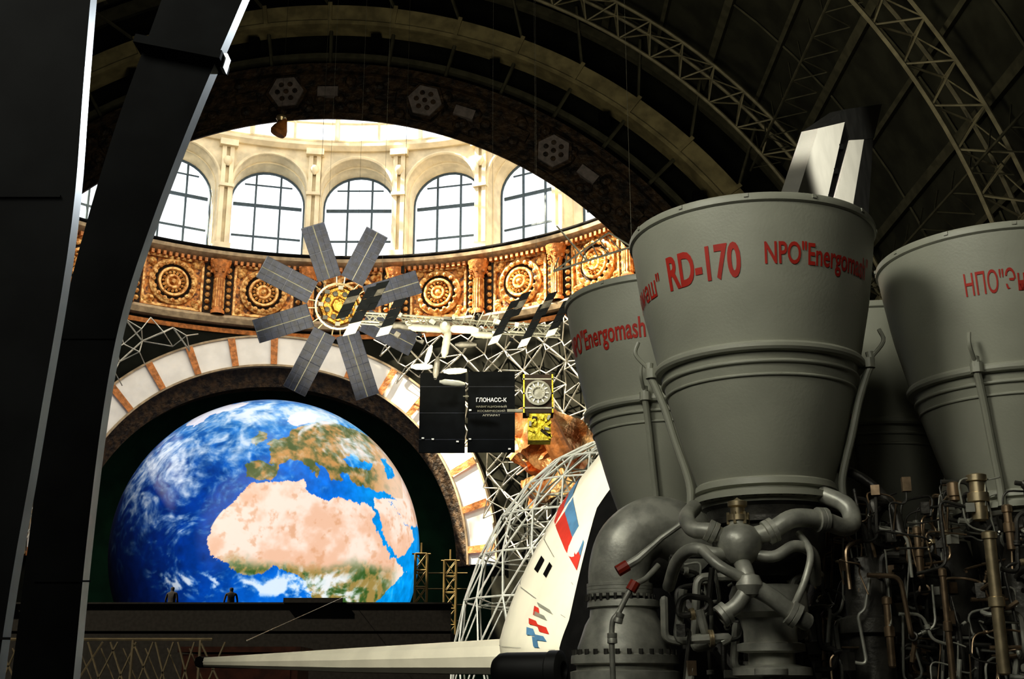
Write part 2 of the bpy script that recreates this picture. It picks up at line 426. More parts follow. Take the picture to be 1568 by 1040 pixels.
# ================================================================ EARTH GLOBE DISPLAY
def hash3(ix,iy,iz):
    h=(ix.astype(np.int64)*374761393+iy.astype(np.int64)*668265263+iz.astype(np.int64)*2147483647//3)&0xffffffff
    h=((h^(h>>13))*1274126177)&0xffffffff
    return ((h^(h>>16))&0xffff)/65535.
def vnoise(p):
    i=np.floor(p); f=p-i; f=f*f*(3-2*f); r=0
    for a in(0,1):
        for c in(0,1):
            for d in(0,1):
                w=(f[:,0] if a else 1-f[:,0])*(f[:,1] if c else 1-f[:,1])*(f[:,2] if d else 1-f[:,2])
                r=r+w*hash3(i[:,0]+a,i[:,1]+c,i[:,2]+d)
    return r
def fbm(p,o=5):
    r=0;a=.5;t=0
    for _ in range(o): r=r+a*vnoise(p); t+=a; a*=.55; p=p*2.03+17.3
    return r/t
def inpoly(x,y,poly):
    ins=np.zeros(len(x),bool); n=len(poly)
    for i in range(n):
        x0,y0=poly[i];x1,y1=poly[(i+1)%n]
        if y0==y1: continue
        c=((y0>y)!=(y1>y))&(x<(x1-x0)*(y-y0)/(y1-y0)+x0); ins^=c
    return ins
def sm(a,b_,x): t=np.clip((x-a)/(b_-a),0,1); return t*t*(3-2*t)
EC=Vector((-11.75,58,7.85)); ER=7.28
def build_globe():
    nv=(Vector((0,0,1.6))-EC).normalized(); rt=Vector((0,0,1)).cross(nv).normalized(); up=nv.cross(rt)
    T=list(np.linspace(0,1,320)**.9*R_(100))[1:]+list(np.linspace(R_(104),R_(176),16)); S=900
    th=np.array(T); al=np.arange(S)*2*math.pi/S
    TH,AL=np.meshgrid(th,al,indexing='ij')
    x=(np.sin(TH)*np.cos(AL)).ravel(); y=(np.sin(TH)*np.sin(AL)).ravel(); z=np.cos(TH).ravel()
    x=np.append(x,[0,0]);y=np.append(y,[0,0]);z=np.append(z,[1,-1])
    P3=np.stack([x,y,z],1)
    d1=fbm(P3*9+3,4)-.5; d2=fbm(P3*9+40,4)-.5; d3=fbm(P3*40+5,3)-.5
    U=404+234*x; V=842-234*y
    u=U+d1*18+d3*6; v=V+d2*18-d3*6
    land=np.zeros(len(x),bool)
    africa=[(383,750),(400,746),(430,745),(450,742),(456,756),(470,766),(486,772),(492,763),(512,768),(532,776),(546,777),(556,800),(566,822),(578,846),(600,862),(604,868),(588,888),(566,905),(545,925),(545,960),(470,960),(468,905),(460,882),(443,868),(420,862),(395,870),(368,872),(346,861),(330,845),(325,826),(333,803),(350,782),(362,766)]
    arabia=[(551,774),(553,762),(572,765),(590,788),(603,800),(618,806),(622,822),(600,842),(586,850),(575,832),(563,806)]
    iberia=[(366,722),(384,714),(412,722),(408,733),(398,744),(374,744)]
    europe=[(398,716),(402,702),(392,694),(410,684),(424,678),(432,664),(452,660),(462,650),(500,652),(560,668),(600,702),(626,752),(636,800),(620,800),(604,790),(596,778),(586,762),(560,750),(538,748),(514,742),(512,732),(500,730),(498,744),(488,740),(478,722),(462,716),(470,730),(468,740),(446,716),(430,712),(412,722)]
    asia=[(553,762),(586,762),(612,790),(612,805),(594,792),(575,768)]
    uk=[(374,684),(384,668),(390,670),(394,686),(380,692)]
    scand=[(420,654),(430,636),(452,630),(468,640),(456,652),(440,660)]
    green=[(268,660),(290,636),(330,620),(365,618),(345,632),(310,645),(285,662)]
    blk=[(508,706),(520,700),(548,712),(545,722),(520,718)]; casp=[(566,698),(574,700),(584,728),(576,736),(568,716)]
    redsea=[(548,782),(552,786),(568,816),(580,848),(577,850),(564,824),(550,796)]
    for P in(africa,arabia,iberia,europe,asia,uk,scand,green): land|=inpoly(u,v,P)
    for P in(blk,casp,redsea): land&=~inpoly(u,v,P)
    n1=fbm(P3*6+9,5); n2=fbm(P3*22+2,4)
    def C(a): return np.array(a)[None,:]/255.
    def mix(a,b_,t): return a*(1-t[:,None])+b_*t[:,None]
    oc=mix(C((6,52,128)),C((18,112,210)),sm(230,480,U+60*(n1-.5)))
    oc=mix(oc,C((60,145,210))+0*oc,sm(750,640,V)*.55)
    oc=mix(oc,C((0,160,230))+0*oc,sm(480,570,U)*.75)
    oc=oc*(.78+.45*n2[:,None])
    des=mix(C((232,188,160)),C((246,222,206)),sm(.38,.62,n1))
    des=mix(des,C((208,150,110))+0*des,sm(.55,.72,n2)*.5)
    sav=mix(C((66,98,50)),C((158,136,80)),sm(.4,.6,n2))
    af=mix(des,sav,sm(848,872,V+36*(n1-.5))*sm(600,560,U))
    eu=mix(C((82,98,58)),C((196,148,92)),sm(.38,.62,n1*.4+n2*.6)); eu=mix(eu,C((236,205,182))+0*eu,sm(530,590,U)*.85)
    ld=np.where((V<760)[:,None]&(U<600)[:,None]&~inpoly(u,v,africa)[:,None],eu,af)
    ld=np.where((inpoly(u,v,scand)|inpoly(u,v,green))[:,None],C((220,215,225)),ld)
    col=np.where(land[:,None],ld,oc)
    w=np.stack([fbm(P3*2.5+60,3),fbm(P3*2.5+80,3),fbm(P3*2.5+90,3)],1)-.5
    Pc=P3+w*.9
    ang=.6; Q=np.stack([(Pc[:,0]*math.cos(ang)+Pc[:,1]*math.sin(ang))*4,(-Pc[:,0]*math.sin(ang)+Pc[:,1]*math.cos(ang))*13,Pc[:,2]*5],1)
    c1=fbm(Q+11,6)*.65+.35*fbm(P3*30+w*8,4); c2=fbm(P3*13+w*6+30,5)
    reg=.34*np.ones(len(x))
    reg+=.42*np.exp(-((U-305)/110)**2-((V-695)/75)**2)
    reg+=.78*np.exp(-((U-440)/130)**2-((V-640)/22)**2)
    reg+=.36*np.exp(-((U-250)/75)**2-((V-775)/95)**2)
    reg+=.55*np.exp(-((U-530)/50)**2-((V-690)/25)**2)
    reg-=.55*np.exp(-((U-450)/95)**2-((V-800)/48)**2)
    reg-=.3*np.exp(-((U-590)/40)**2-((V-810)/50)**2)
    cl=sm(.54,.82,c1*.75+reg*.36)
    tr=np.exp(-((U-430)/120)**2-((V-884)/20)**2)*1.0+.6*np.exp(-((U-270)/40)**2-((V-885)/16)**2)+.5*np.exp(-((U-500)/60)**2-((V-910)/14)**2)
    cl=np.maximum(cl,sm(.48,.64,c2*.8+tr*.26-.04)*np.clip(tr*1.6,0,1))
    col=mix(col,C((236,242,250))+0*col,np.clip(cl,0,1)*.88)
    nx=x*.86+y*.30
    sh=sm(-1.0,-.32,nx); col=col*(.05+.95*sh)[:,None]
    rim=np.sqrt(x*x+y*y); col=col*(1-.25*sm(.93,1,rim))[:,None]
    lin=np.clip(col,0,1)**2.2
    R=np.array([[*rt],[*up],[*nv]]); W=P3@R*ER+np.array(EC)
    nr=len(T); idx=np.arange(nr*S).reshape(nr,S)
    a=idx[:-1,:].ravel(); b2=idx[1:,:].ravel(); c=np.roll(idx,-1,1)[1:,:].ravel(); d=np.roll(idx,-1,1)[:-1,:].ravel()
    F=np.stack([a,b2,c,d],1).tolist()
    F+= [[nr*S,int(idx[0,k]),int(idx[0,(k+1)%S])] for k in range(S)]
    F+= [[nr*S+1,int(idx[-1,(k+1)%S]),int(idx[-1,k])] for k in range(S)]
    me=bpy.data.meshes.new('earth_globe_display'); me.from_pydata(W.tolist(),[],F)
    at=me.color_attributes.new('map','FLOAT_COLOR','POINT')
    at.data.foreach_set('color',np.concatenate([lin,np.ones((len(lin),1))],1).ravel().astype(np.float32))
    me.polygons.foreach_set('use_smooth',[True]*len(me.polygons))
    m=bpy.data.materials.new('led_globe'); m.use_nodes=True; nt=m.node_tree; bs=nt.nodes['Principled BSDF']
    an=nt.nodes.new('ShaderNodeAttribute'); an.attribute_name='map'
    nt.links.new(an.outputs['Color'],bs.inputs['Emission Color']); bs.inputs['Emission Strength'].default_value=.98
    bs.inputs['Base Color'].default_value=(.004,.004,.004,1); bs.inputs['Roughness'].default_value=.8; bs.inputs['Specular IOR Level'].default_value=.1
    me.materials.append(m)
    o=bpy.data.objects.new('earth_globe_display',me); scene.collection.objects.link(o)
build_globe()

# stage in front of globe
b=MB()
b.box((-13.2,48.2,1.8),(21.8,4.4,3.6)); b.box((-13.2,46.1,4.05),(21.8,.2,1.1)); 
b.box((-13.2,46.1,4.62),(21.9,.3,.06))
b.box((-20.5,46.0,4.75),(3,.25,.25)); b.box((-7.5,46.0,4.72),(2.2,.25,.18))
b.obj('viewing_platform',['black'])
def person(x,y,z0,turn):
    J=[(0,0,.93),(0,0,1.15),(0,0,1.38),(0,0,1.48),(0,-.01,1.56),(0,-.02,1.66),
       (-.19,0,1.40),(-.25,.02,1.13),(-.22,-.12,.92),(.19,0,1.40),(.25,.02,1.13),(.22,-.12,.92),
       (-.10,0,.88),(-.11,-.01,.48),(-.11,.02,.07),(-.12,-.14,.04),(.10,0,.88),(.11,-.01,.48),(.11,.02,.07),(.12,-.14,.04),(-.22,-.18,.85),(.22,-.18,.85)]
    E=[(0,1),(1,2),(2,3),(3,4),(4,5),(2,6),(6,7),(7,8),(2,9),(9,10),(10,11),(0,12),(12,13),(13,14),(14,15),(0,16),(16,17),(17,18),(18,19),(8,20),(11,21)]
    r=[.15,.14,.15,.06,.085,.08,.06,.045,.035,.06,.045,.035,.09,.065,.045,.04,.09,.065,.045,.04,.03,.03]
    me=bpy.data.meshes.new('spectator'); me.from_pydata(J,E,[]); o=bpy.data.objects.new('spectator',me); scene.collection.objects.link(o)
    md=o.modifiers.new('skin','SKIN'); 
    for i,sv in enumerate(me.skin_vertices[0].data): sv.radius=(r[i],r[i]*.8); sv.use_root=(i==0)
    ss=o.modifiers.new('sub','SUBSURF'); ss.levels=2; ss.render_levels=2
    me.materials.append(M['silhouette']); o.location=(x,y,z0); o.rotation_euler=(0,0,turn)
person(-13.0,46.6,3.62,2.9); person(-10.75,46.65,3.60,3.4)
def tower(x,y,w,h,n):
    b=MB()
    for sx in(-1,1):
        for sy in(-1,1): b.tube([(x+sx*w,y+sy*w,0),(x+sx*w,y+sy*w,h)],.045,5)
    st=h/n
    for i in range(n):
        for sy in(-1,1):
            z=i*st; b.tube([(x-w,y+sy*w,z),(x+w,y+sy*w,z+st)],.025,4); b.tube([(x+w,y+sy*w,z),(x-w,y+sy*w,z+st)],.025,4)
            b.tube([(x-w,y+sy*w,z+st),(x+w,y+sy*w,z+st)],.03,4)
    b.tube([(x-w*1.6,y,h),(x+w*1.6,y,h)],.04,5); b.tube([(x,y,h),(x,y,h+.5)],.04,5)
    b.obj('scaffold_tower',['scaf'])
tower(-4.05,54,.26,7.3,10); tower(-2.75,54,.26,7.0,10)
tower(-22.3,60,.4,7.6,8)
b=MB()
for i in range(4): b.tube([(-4.4,54.5,4.4+i*.7),(-2.0,54.5,4.4+i*.7)],.03,4)
b.obj('scaffold_rail',['scaf'])

# ================================================================ ROCKET ENGINE
ENG=empty('rocket_engine')
PROF=[(.768,0),(.742,-.2),(.70,-.47),(.65,-.70),(.614,-.86),(.585,-.98),(.512,-1.25),(.45,-1.46),(.395,-1.62)]
FP=[(p.x,p.z) for p in cr([(r,0,z) for r,z in PROF],5)]
def prad(z):
    for (r0,z0),(r1,z1) in zip(FP,FP[1:]):
        if z0>=z>=z1: return r0+(r1-r0)*(z-z0)/(z1-z0)
    return FP[0][0] if z>0 else FP[-1][0]
def nozzle(name,cx,cy,rz,tubeang):
    b=MB()
    b.lathe(FP,(cx,cy,rz),144,0)
    b.lathe([(r-.03,z) for r,z in FP],(cx,cy,rz),96,1)
    o=.053
    b.lathe([(.685+o,0),(.69+o,.012),(.72+o,.015),(.727+o,0),(.725+o,-.03),(.712+o,-.04)],(cx,cy,rz),144,0)
    for zz,pr,h in((-.87,.034,.05),(-.955,.014,.02),(-1.03,.010,.015)):
        r=prad(zz); b.lathe([(r-.01,zz+h/2+.01),(r+pr*.7,zz+h/2),(r+pr,zz+h*.2),(r+pr,zz-h*.2),(r+pr*.7,zz-h/2),(r-.02,zz-h/2-.01)],(cx,cy,rz),144,0)
    b.lathe([(.395,-1.58),(.42,-1.60),(.425,-1.635),(.40,-1.645),(.40,-1.66),(.43,-1.665),(.43,-1.70),(.39,-1.71),(.385,-1.73)],(cx,cy,rz),72,0)
    b.lathe([(.385,-1.73),(.36,-1.75),(.35,-1.80),(.375,-1.81),(.375,-1.84),(.34,-1.85),(.33,-2.0),(.28,-2.08),(.20,-2.14),(.0,-2.16)],(cx,cy,rz),48,2)
    for k in range(36):
        a=2*math.pi*k/36; b.lathe([(.012,-.02),(.012,.02)],(cx+.412*math.cos(a),cy+.412*math.sin(a),rz-1.685),6,2,None,True)
    for k in range(12):
        a=2*math.pi*k/12+.3; b.box((cx+.778*math.cos(a),cy+.778*math.sin(a),rz-.002),(.014,.025,.022),Matrix.Rotation(a,3,'Z'),0)
    for a in tubeang:
        a=R_(a); pts=[]
        for zz,dr in((-.80,.045),(-.87,.065),(-.95,.05),(-1.1,.035),(-1.3,.035),(-1.5,.035),(-1.6,.05),(-1.72,.06)):
            r=prad(max(zz,-1.62))+dr; pts.append((cx+r*math.sin(a),cy-r*math.cos(a),rz+zz))
        b.tube(cr(pts,4),.024,10,0)
        r=prad(-.87)+.05
        b.lathe([(.04,-.03),(.04,.03)],(cx+r*math.sin(a),cy-r*math.cos(a),rz-.87),12,0,None,True)
        pts=[(cx+(prad(-.8)+.05)*math.sin(a),cy-(prad(-.8)+.05)*math.cos(a),rz-.84),(cx+(.76)*math.sin(a),cy-(.76)*math.cos(a),rz-.74),(cx+(.74)*math.sin(a),cy-(.74)*math.cos(a),rz-.66)]
        b.tube(cr(pts,4),.013,8,0)
    return b.obj(name,['nozzle','nozzle_in','darksteel'],ENG,30)
NA=(1.54,7.23,4.36); NB=(1.19,8.84,4.44); NC=(3.28,7.66,4.36); ND=(2.82,9.26,4.36)
nozzle('nozzle_1',*NA,[-95,72]); nozzle('nozzle_2',*NB,[-22,95]); nozzle('nozzle_3',*NC,[-38,60]); nozzle('nozzle_4',*ND,[-30,100])
def wrap_text(s,nz,p0,p1,base,cap,off=.012,name='lettering'):
    v,f,w=text_mesh(s,off); cx,cy,rz=nz; b=MB(); out=[]
    for x,y in v:
        z=base+y*cap/.72; ph=R_(p0+(p1-p0)*x/w); r=prad(z)+.004
        out.append((cx+r*math.sin(ph),cy-r*math.cos(ph),rz+z))
    b.add(out,f,0); b.obj(name,['redpaint'],ENG)
wrap_text('RD-170',NA,-56,-17,-.465,.20,.028)
wrap_text('NPO"Energomash"',NA,-6,58,-.405,.13,.018)
wrap_text('"Энергомаш"',NA,-128,-63,-.46,.13,.010)
wrap_text('NPO"Energomash"',NB,-88,-16,-.44,.15,.018)
wrap_text('НПО"Энергомаш"',NC,-38,25,-.42,.14,.006)
# plumbing
b=MB()
ell=cr([(.70,7.9,2.15),(.70,7.9,2.33),(.76,7.9,2.50),(.92,7.92,2.61),(1.10,7.95,2.58),(1.28,8.0,2.44)],7)
b.tube(ell,.20,28,0)
for i in range(4): b.lathe([(.19,-.015),(.215,-.01),(.215,.01),(.19,.015)],(.70,7.9,2.23-i*.022),36,0)
b.lathe([(.20,2.14),(.23,2.13),(.235,2.09),(.215,2.08),(.22,2.03),(.25,1.98),(.285,1.88),(.30,1.84),(.30,1.80),(.34,1.79),(.345,1.74),(.31,1.73),(.31,1.70),(.35,1.69),(.35,1.62),(.32,1.6),(.32,1.2)],(.72,7.9,0),48,0)
for k in range(28):
    a=2*math.pi*k/28
    b.lathe([(.014,-.02),(.014,.025)],(.72+.325*math.cos(a),7.9+.325*math.sin(a),1.80),6,2,None,True)
    b.lathe([(.010,-.02),(.010,.02)],(.70+.22*math.cos(a),7.9+.22*math.sin(a),2.15),6,2,None,True)
c=(1.25,6.62,2.36)
b.lathe([(.0,-.12),(.06,-.115),(.10,-.08),(.125,-.02),(.125,.03),(.09,.08),(.05,.10),(.05,.13)],c,24,0)
b.lathe([(.062,.12),(.062,.15),(.04,.155),(.04,.19),(.055,.2),(.055,.225),(.02,.235),(.0,.25)],c,16,1)
for a in range(6): b.lathe([(.009,.1),(.009,.165)],(c[0]+.055*math.cos(a*1.05),c[1]+.055*math.sin(a*1.05),c[2]),6,1,None,True)
def pipe(pts,r,mi=0,seg=14): b.tube(cr(pts,6),r,seg,mi)
def flange(p,d,r,t=.03,mi=0): b.lathe([(r*.7,-t),(r,-t*.9),(r,-t*.1),(r*.93,0),(r,t*.1),(r,t*.9),(r*.7,t)],p,20,mi,rot_to(d))
pipe([(1.22,6.62,2.36),(1.10,6.62,2.42),(1.01,6.68,2.44),(.99,6.78,2.52),(1.06,6.95,2.60)],.046)
pipe([(1.22,6.62,2.30),(1.10,6.6,2.30),(1.0,6.66,2.33),(.93,6.8,2.28),(.90,7.0,2.15)],.036)
pipe([(1.27,6.62,2.38),(1.42,6.6,2.42),(1.55,6.6,2.49),(1.72,6.66,2.49),(1.86,6.74,2.46),(1.93,6.8,2.50),(1.92,6.86,2.60),(1.80,6.95,2.68)],.052)
pipe([(1.27,6.62,2.31),(1.42,6.58,2.28),(1.55,6.6,2.34),(1.66,6.66,2.30),(1.70,6.8,2.16)],.032)
flange((1.42,6.6,2.42),(1,0,.5),.070); flange((1.10,6.62,2.42),(1,0,-.5),.062); flange((1.72,6.66,2.49),(1,.3,0),.070)
b.lathe([(0,-.07),(.055,-.05),(.075,0),(.055,.05),(0,.07)],(1.27,6.5,2.12),16,0)
pipe([(1.25,6.62,2.27),(1.26,6.54,2.2),(1.27,6.5,2.12)],.045)
pipe([(1.27,6.5,2.12),(1.20,6.5,2.02),(1.11,6.52,1.96)],.042); flange((1.13,6.52,1.97),(1,0,.7),.062)
pipe([(1.27,6.5,2.12),(1.38,6.5,2.06),(1.50,6.52,1.97),(1.58,6.56,1.93)],.048); flange((1.50,6.52,1.97),(1,0,-.6),.068)
pipe([(1.27,6.5,2.14),(1.12,6.5,2.22),(1.04,6.6,2.32)],.03)
pipe([(1.50,6.52,2.0),(1.57,6.5,2.15),(1.62,6.55,2.3),(1.6,6.7,2.42)],.02)
b.lathe([(.20,2.15),(.22,2.1),(.22,2.0),(.17,1.97),(.15,1.9),(.15,1.84),(.19,1.83),(.19,1.79),(.13,1.78),(.13,1.72),(.22,1.70),(.22,1.66),(.17,1.64),(.17,1.2)],(1.46,6.95,0),32,0)
b.lathe([(.07,1.7),(.09,1.69),(.09,1.66),(.05,1.65),(.05,1.5)],(1.38,6.6,0),16,0)
b.tube([(1.02,6.9,2.53),(.86,6.9,2.42),(.72,6.9,2.30),(.62,6.9,2.24)],[.018,.018,.026,.026],10,0)
b.tube([(.66,6.9,2.265),(.60,6.9,2.23)],.034,10,3)
b.tube([(.70,6.88,2.17),(.67,6.88,2.12)],.032,10,3)
pipe([(.84,6.95,2.27),(.76,6.9,2.19),(.68,6.88,2.14),(.60,6.88,2.0),(.56,6.88,1.92),(.56,6.88,1.6)],.016)
flange((.56,6.88,1.86),(0,0,1),.028); flange((.60,6.88,1.97),(.3,0,1),.026)
b.lathe([(.0,2.85),(.14,2.83),(.2,2.7),(.2,2.45),(.26,2.42),(.26,2.36),(.22,2.34),(.3,2.1),(.34,1.9),(.36,1.88),(.36,1.8),(.3,1.78),(.3,1.1)],(2.25,8.15,0),32,2)
b.lathe([(.0,2.5),(.15,2.48),(.2,2.3),(.2,2.0),(.24,1.98),(.24,1.9),(.18,1.88),(.18,1.1)],(2.75,7.7,0),28,2)
b.lathe([(.0,2.35),(.10,2.33),(.13,2.2),(.13,2.0),(.17,1.98),(.17,1.9),(.13,1.88),(.13,1.1)],(2.1,7.2,0),24,2)
b.lathe([(.0,2.45),(.08,2.43),(.11,2.3),(.11,2.05),(.14,2.03),(.14,1.97),(.11,1.95),(.11,1.1)],(3.05,7.25,0),24,2)
for (x,y,z0,z1,r) in((2.72,6.95,2.52,2.80,.045),(2.74,6.9,1.66,2.46,.034),(2.60,7.0,2.64,2.76,.03),(2.36,7.0,2.2,2.5,.02),(2.98,6.9,1.9,2.3,.02),(2.15,7.0,1.7,2.1,.022),(2.45,6.9,1.6,2.25,.018),(2.88,6.95,2.35,2.62,.024),(3.15,6.9,1.6,2.5,.018)):
    b.lathe([(r*.5,z0),(r,z0+.01),(r,(z0+z1)/2-.03),(r*1.35,(z0+z1)/2-.025),(r*1.35,(z0+z1)/2+.025),(r,(z0+z1)/2+.03),(r,z1-.05),(r*1.3,z1-.045),(r*1.3,z1-.01),(r*.6,z1)],(x,y,0),16,1 if r>.03 else 4,None,True)
rnd=random.Random(21)
def route(x0,x1,y0,y1,z0,z1,n,rads,mis,mn=3,mx=5,sc=1.):
    for k in range(n):
        p=Vector((rnd.uniform(x0,x1),rnd.uniform(y0,y1),rnd.uniform(z0,z1))); pts=[p.copy()]; last=-1
        for j in range(rnd.randint(mn,mx)):
            axis=rnd.choices([0,1,2],[.3,.2,.5])[0]
            if axis==last: axis=(axis+1)%3
            last=axis; q=pts[-1].copy(); q[axis]+=rnd.choice([-1,1])*rnd.uniform(.08,(.22,.14,.4)[axis])*sc
            q+=Vector((rnd.uniform(-.05,.05),rnd.uniform(-.03,.03),rnd.uniform(-.05,.05)))
            q.x=min(x1+.05,max(x0-.05,q.x)); q.y=min(y1,max(y0,q.y)); q.z=min(z1+.05,max(z0-.1,q.z))
            if (q-pts[-1]).length>.05: pts.append(q)
        if len(pts)<3: continue
        r=rnd.choice(rads); mi=rnd.choice(mis); b.tube(bent(pts,.06),r,8,mi)
        if k%2: flange(pts[1]*.5+pts[2]*.5,(pts[2]-pts[1]),r*1.9,.014,rnd.choice([4,1,0,2]))
        if k%4==0: b.box(pts[-1],(.05,.05,.04+rnd.random()*.06),Matrix.Rotation(rnd.random()*3,3,'Z'),rnd.choice([2,4,2,0]))
route(1.95,3.3,6.9,7.9,1.5,2.72,200,[.005,.006,.008,.010,.014],[2,2,2,2,4,4,0,0])
route(2.0,3.3,6.95,7.7,1.4,2.6,26,[.018,.024,.032],[2,2,2,0])
route(1.0,1.9,7.0,7.7,1.4,2.3,44,[.008,.012,.018,.026],[2,0,0,2])
pipe([(2.0,7.3,2.9),(2.15,7.2,2.8),(2.28,7.15,2.62),(2.3,7.1,2.45)],.03,2)
pipe([(3.1,6.9,2.6),(3.0,6.85,2.45),(3.08,6.85,2.3),(3.3,6.9,2.25)],.05,0)
pipe([(1.95,8.2,3.5),(2.1,8.15,3.43),(2.35,8.1,3.4)],.02,3)
for p in((NA),(NB),(NC),(ND)):
    b.tube([(p[0],p[1],2.3),((p[0]+2.17)/2,(p[1]+8.2)/2,1.5)],.07,10,2)
b.lathe([(.9,1.35),(1.0,1.33),(1.0,1.2),(.9,1.18),(.6,1.0),(.6,.5)],(2.17,8.2,0),40,2)
b.obj('engine_plumbing',['steel','brass','darksteel','redcap','copper'],ENG,35)
b=MB()
for sx in(-1,1):
    for sy in(-1,1):
        b.box((2.1+sx*1.3,8.1+sy*1.1,.6),(.14,.14,1.2)); 
    b.box((2.1+sx*1.3,8.1,1.15),(.14,2.3,.14)); b.box((2.1+sx*1.3,8.1,.07),(.2,2.5,.14))
for sy in(-1,1): b.box((2.1,8.1+sy*1.1,1.15),(2.7,.14,.14))
b.box((2.1,8.1,.3),(1.6,1.4,.5))
b.obj('engine_stand',['darksteel'],ENG)
b=MB(); rot=rot_to((1,-.45,0))
b.lathe([(0,-.28),(.08,-.26),(.11,-.22),(.115,-.18),(.115,.12),(.125,.13),(.125,.20),(.11,.21),(.06,.22),(.05,.18),(0,.18)],(.13,8.0,1.70),28,0,rot)
b.tube([(.13,8.0,0),(.13,8.0,1.6)],.04,10,0); b.box((.13,8.0,.03),(.4,.4,.06))
b.obj('pressure_bottle',['finblack'])

# ================================================================ SPACE SHUTTLE
SH=empty('space_shuttle')
O=Vector((2.2,13.0,0)); dd=Vector((.47,.883,0)); ll=Vector((-.883,.47,0))
ST=[(-2.1,.25,1.9,.25,.25),(-1.9,.9,1.95,.9,.5),(-1.5,1.55,2.0,1.7,.75),(-.9,2.15,2.05,2.3,.95),(-.2,2.55,2.1,2.7,1.1),(.8,2.85,2.15,3.1,1.2),(2.2,2.9,2.2,3.5,1.25),(12,2.9,2.2,3.6,1.25)]
def stat(t):
    for s0,s1 in zip(ST,ST[1:]):
        if t<=s1[0]:
            k=(t-s0[0])/(s1[0]-s0[0]); return [a+(c-a)*k for a,c in zip(s0[1:],s1[1:])]
    return list(ST[-1][1:])
def sp(t,th,off=0):
    a,zc,bu,bd=stat(t); c,s=math.cos(th),math.sin(th)
    fx=math.copysign(abs(c)**(1.0 if s>0 else .9),c)*(1-.34*max(0,s))
    x=(a+off)*fx; z=zc+((bu+off) if s>0 else (bd+off))*math.copysign(abs(s)**.97,s)
    p=O+dd*t+ll*x; p.z=z; return p
def tbound(th):
    t=-1.7
    for _ in range(30):
        z=sp(t,th).z; t=.5*t+.5*(-1.84+.30*max(0,z-2.2)**1.15)
    return t
b=MB(); S=128; n1_,n2_,n3_=16,40,12; cols=[]
for k in range(S):
    th=2*math.pi*k/S; tb=tbound(th)
    cols.append(list(np.linspace(-2.1,tb,n1_+1))+list(np.linspace(tb,2.2,n2_+1))[1:]+list(np.linspace(2.2,12,n3_+1))[1:])
NT=len(cols[0])
b.v=[tuple(sp(cols[k][i],2*math.pi*k/S)) for i in range(NT) for k in range(S)]
for i in range(NT-1):
    for k in range(S):
        th=2*math.pi*(k+.5)/S
        blk = i<n1_ or math.sin(th)<-.35
        b.f.append((i*S+k,i*S+(k+1)%S,(i+1)*S+(k+1)%S,(i+1)*S+k)); b.m.append(1 if blk else 0)
b.f.append(tuple(range(S))); b.m.append(1); b.f.append(tuple((NT-1)*S+k for k in range(S))); b.m.append(1)
b.obj('fuselage',['shuttle','black'],SH,50)
def patch(t0,t1,a0,a1,mk,n=8,off=.012,sk=0,name='marking'):
    b=MB(); vs=[]
    for i in range(n+1):
        for j in range(n+1):
            A=R_(a0+(a1-a0)*j/n); ta=tbound(A)+.03 if t0 is None else t0
            vs.append(sp(ta+(t1-ta)*i/n+sk*j/n,A,off))
    b.add(vs,[(i*(n+1)+j,i*(n+1)+j+1,(i+1)*(n+1)+j+1,(i+1)*(n+1)+j) for i in range(n) for j in range(n)],0)
    b.obj(name,[mk],SH,60)
patch(None,0,36.5,40.5,'blue',name='flag_blue'); patch(None,0,32,36.5,'redpaint',name='flag_red')
patch(-1.42,-1.32,21,25,'black',name='side_window'); patch(-1.18,-1.06,20,24,'black',name='side_window')
for (t,a,dt,da,k) in((-1.72,5,.10,2.2,'redpaint'),(-1.60,6.5,.12,1.6,'redpaint'),(-1.66,9.5,.14,1.2,'grey'),(-1.72,2,.10,1.8,'blue'),(-1.60,3.2,.10,2.2,'blue'),(-1.58,9.5,.08,2.6,'redpaint'),(-1.69,12.5,.16,1.0,'grey'),(-1.66,-1,.05,4,'blue')):
    patch(t,t+dt,a,a+da,k,sk=.05,name='emblem')
for a in(-2,14,27): patch(None,1.6,a,a+.25,'grey',name='panel_seam')
b=MB()
def W(t,w,z): p=O+dd*t+ll*w; p.z=z; return p
def slab(top,bot,mi=0):
    n=len(top); b.add(top+bot,[tuple(range(n)),tuple(range(n,2*n))[::-1]]+[(i,(i+1)%n,n+(i+1)%n,n+i) for i in range(n)],mi)
slab([W(.3,2.3,2.16),W(1.2,5.6,2.10),W(2.1,9.0,2.03),W(3.6,9.2,2.03),W(9.5,2.4,2.2)],
     [W(.3,2.3,1.72),W(1.2,5.6,1.78),W(2.1,9.0,1.90),W(3.6,9.2,1.93),W(9.5,2.4,1.9)],0)
b.tube([W(.3,2.3,1.94),W(1.2,5.6,1.94),W(2.1,9.0,1.965)],[.22,.16,.07],10,0)
b.tube([W(2.0,9.0,1.965),W(3.7,9.25,1.97)],.085,8,1)
b.obj('wing',['shuttle','black'],SH)
b=MB()
slab([W(2.2,-2.3,2.16),W(9.5,-5.0,2.1),W(10.5,-5.0,2.1),W(11.5,-2.4,2.2)],[W(2.2,-2.3,1.8),W(9.5,-5.0,1.95),W(10.5,-5.0,1.95),W(11.5,-2.4,1.9)],0)
b.obj('wing_far_side',['shuttle'],SH)
b=MB()
def fin(pts,h,mi,ox=0):
    n=len(pts); A=[W(t,ox+h,z) for t,z in pts]; B=[W(t,ox-h,z) for t,z in pts]
    b.add(A+B,[tuple(range(n)),tuple(range(n,2*n))[::-1]]+[(i,(i+1)%n,n+(i+1)%n,n+i) for i in range(n)],mi)
fin([(1.5,5.5),(4.09,8.6),(5.93,10.55),(8.21,11.67),(6.27,9.45),(3.5,5.5)],.14,0)
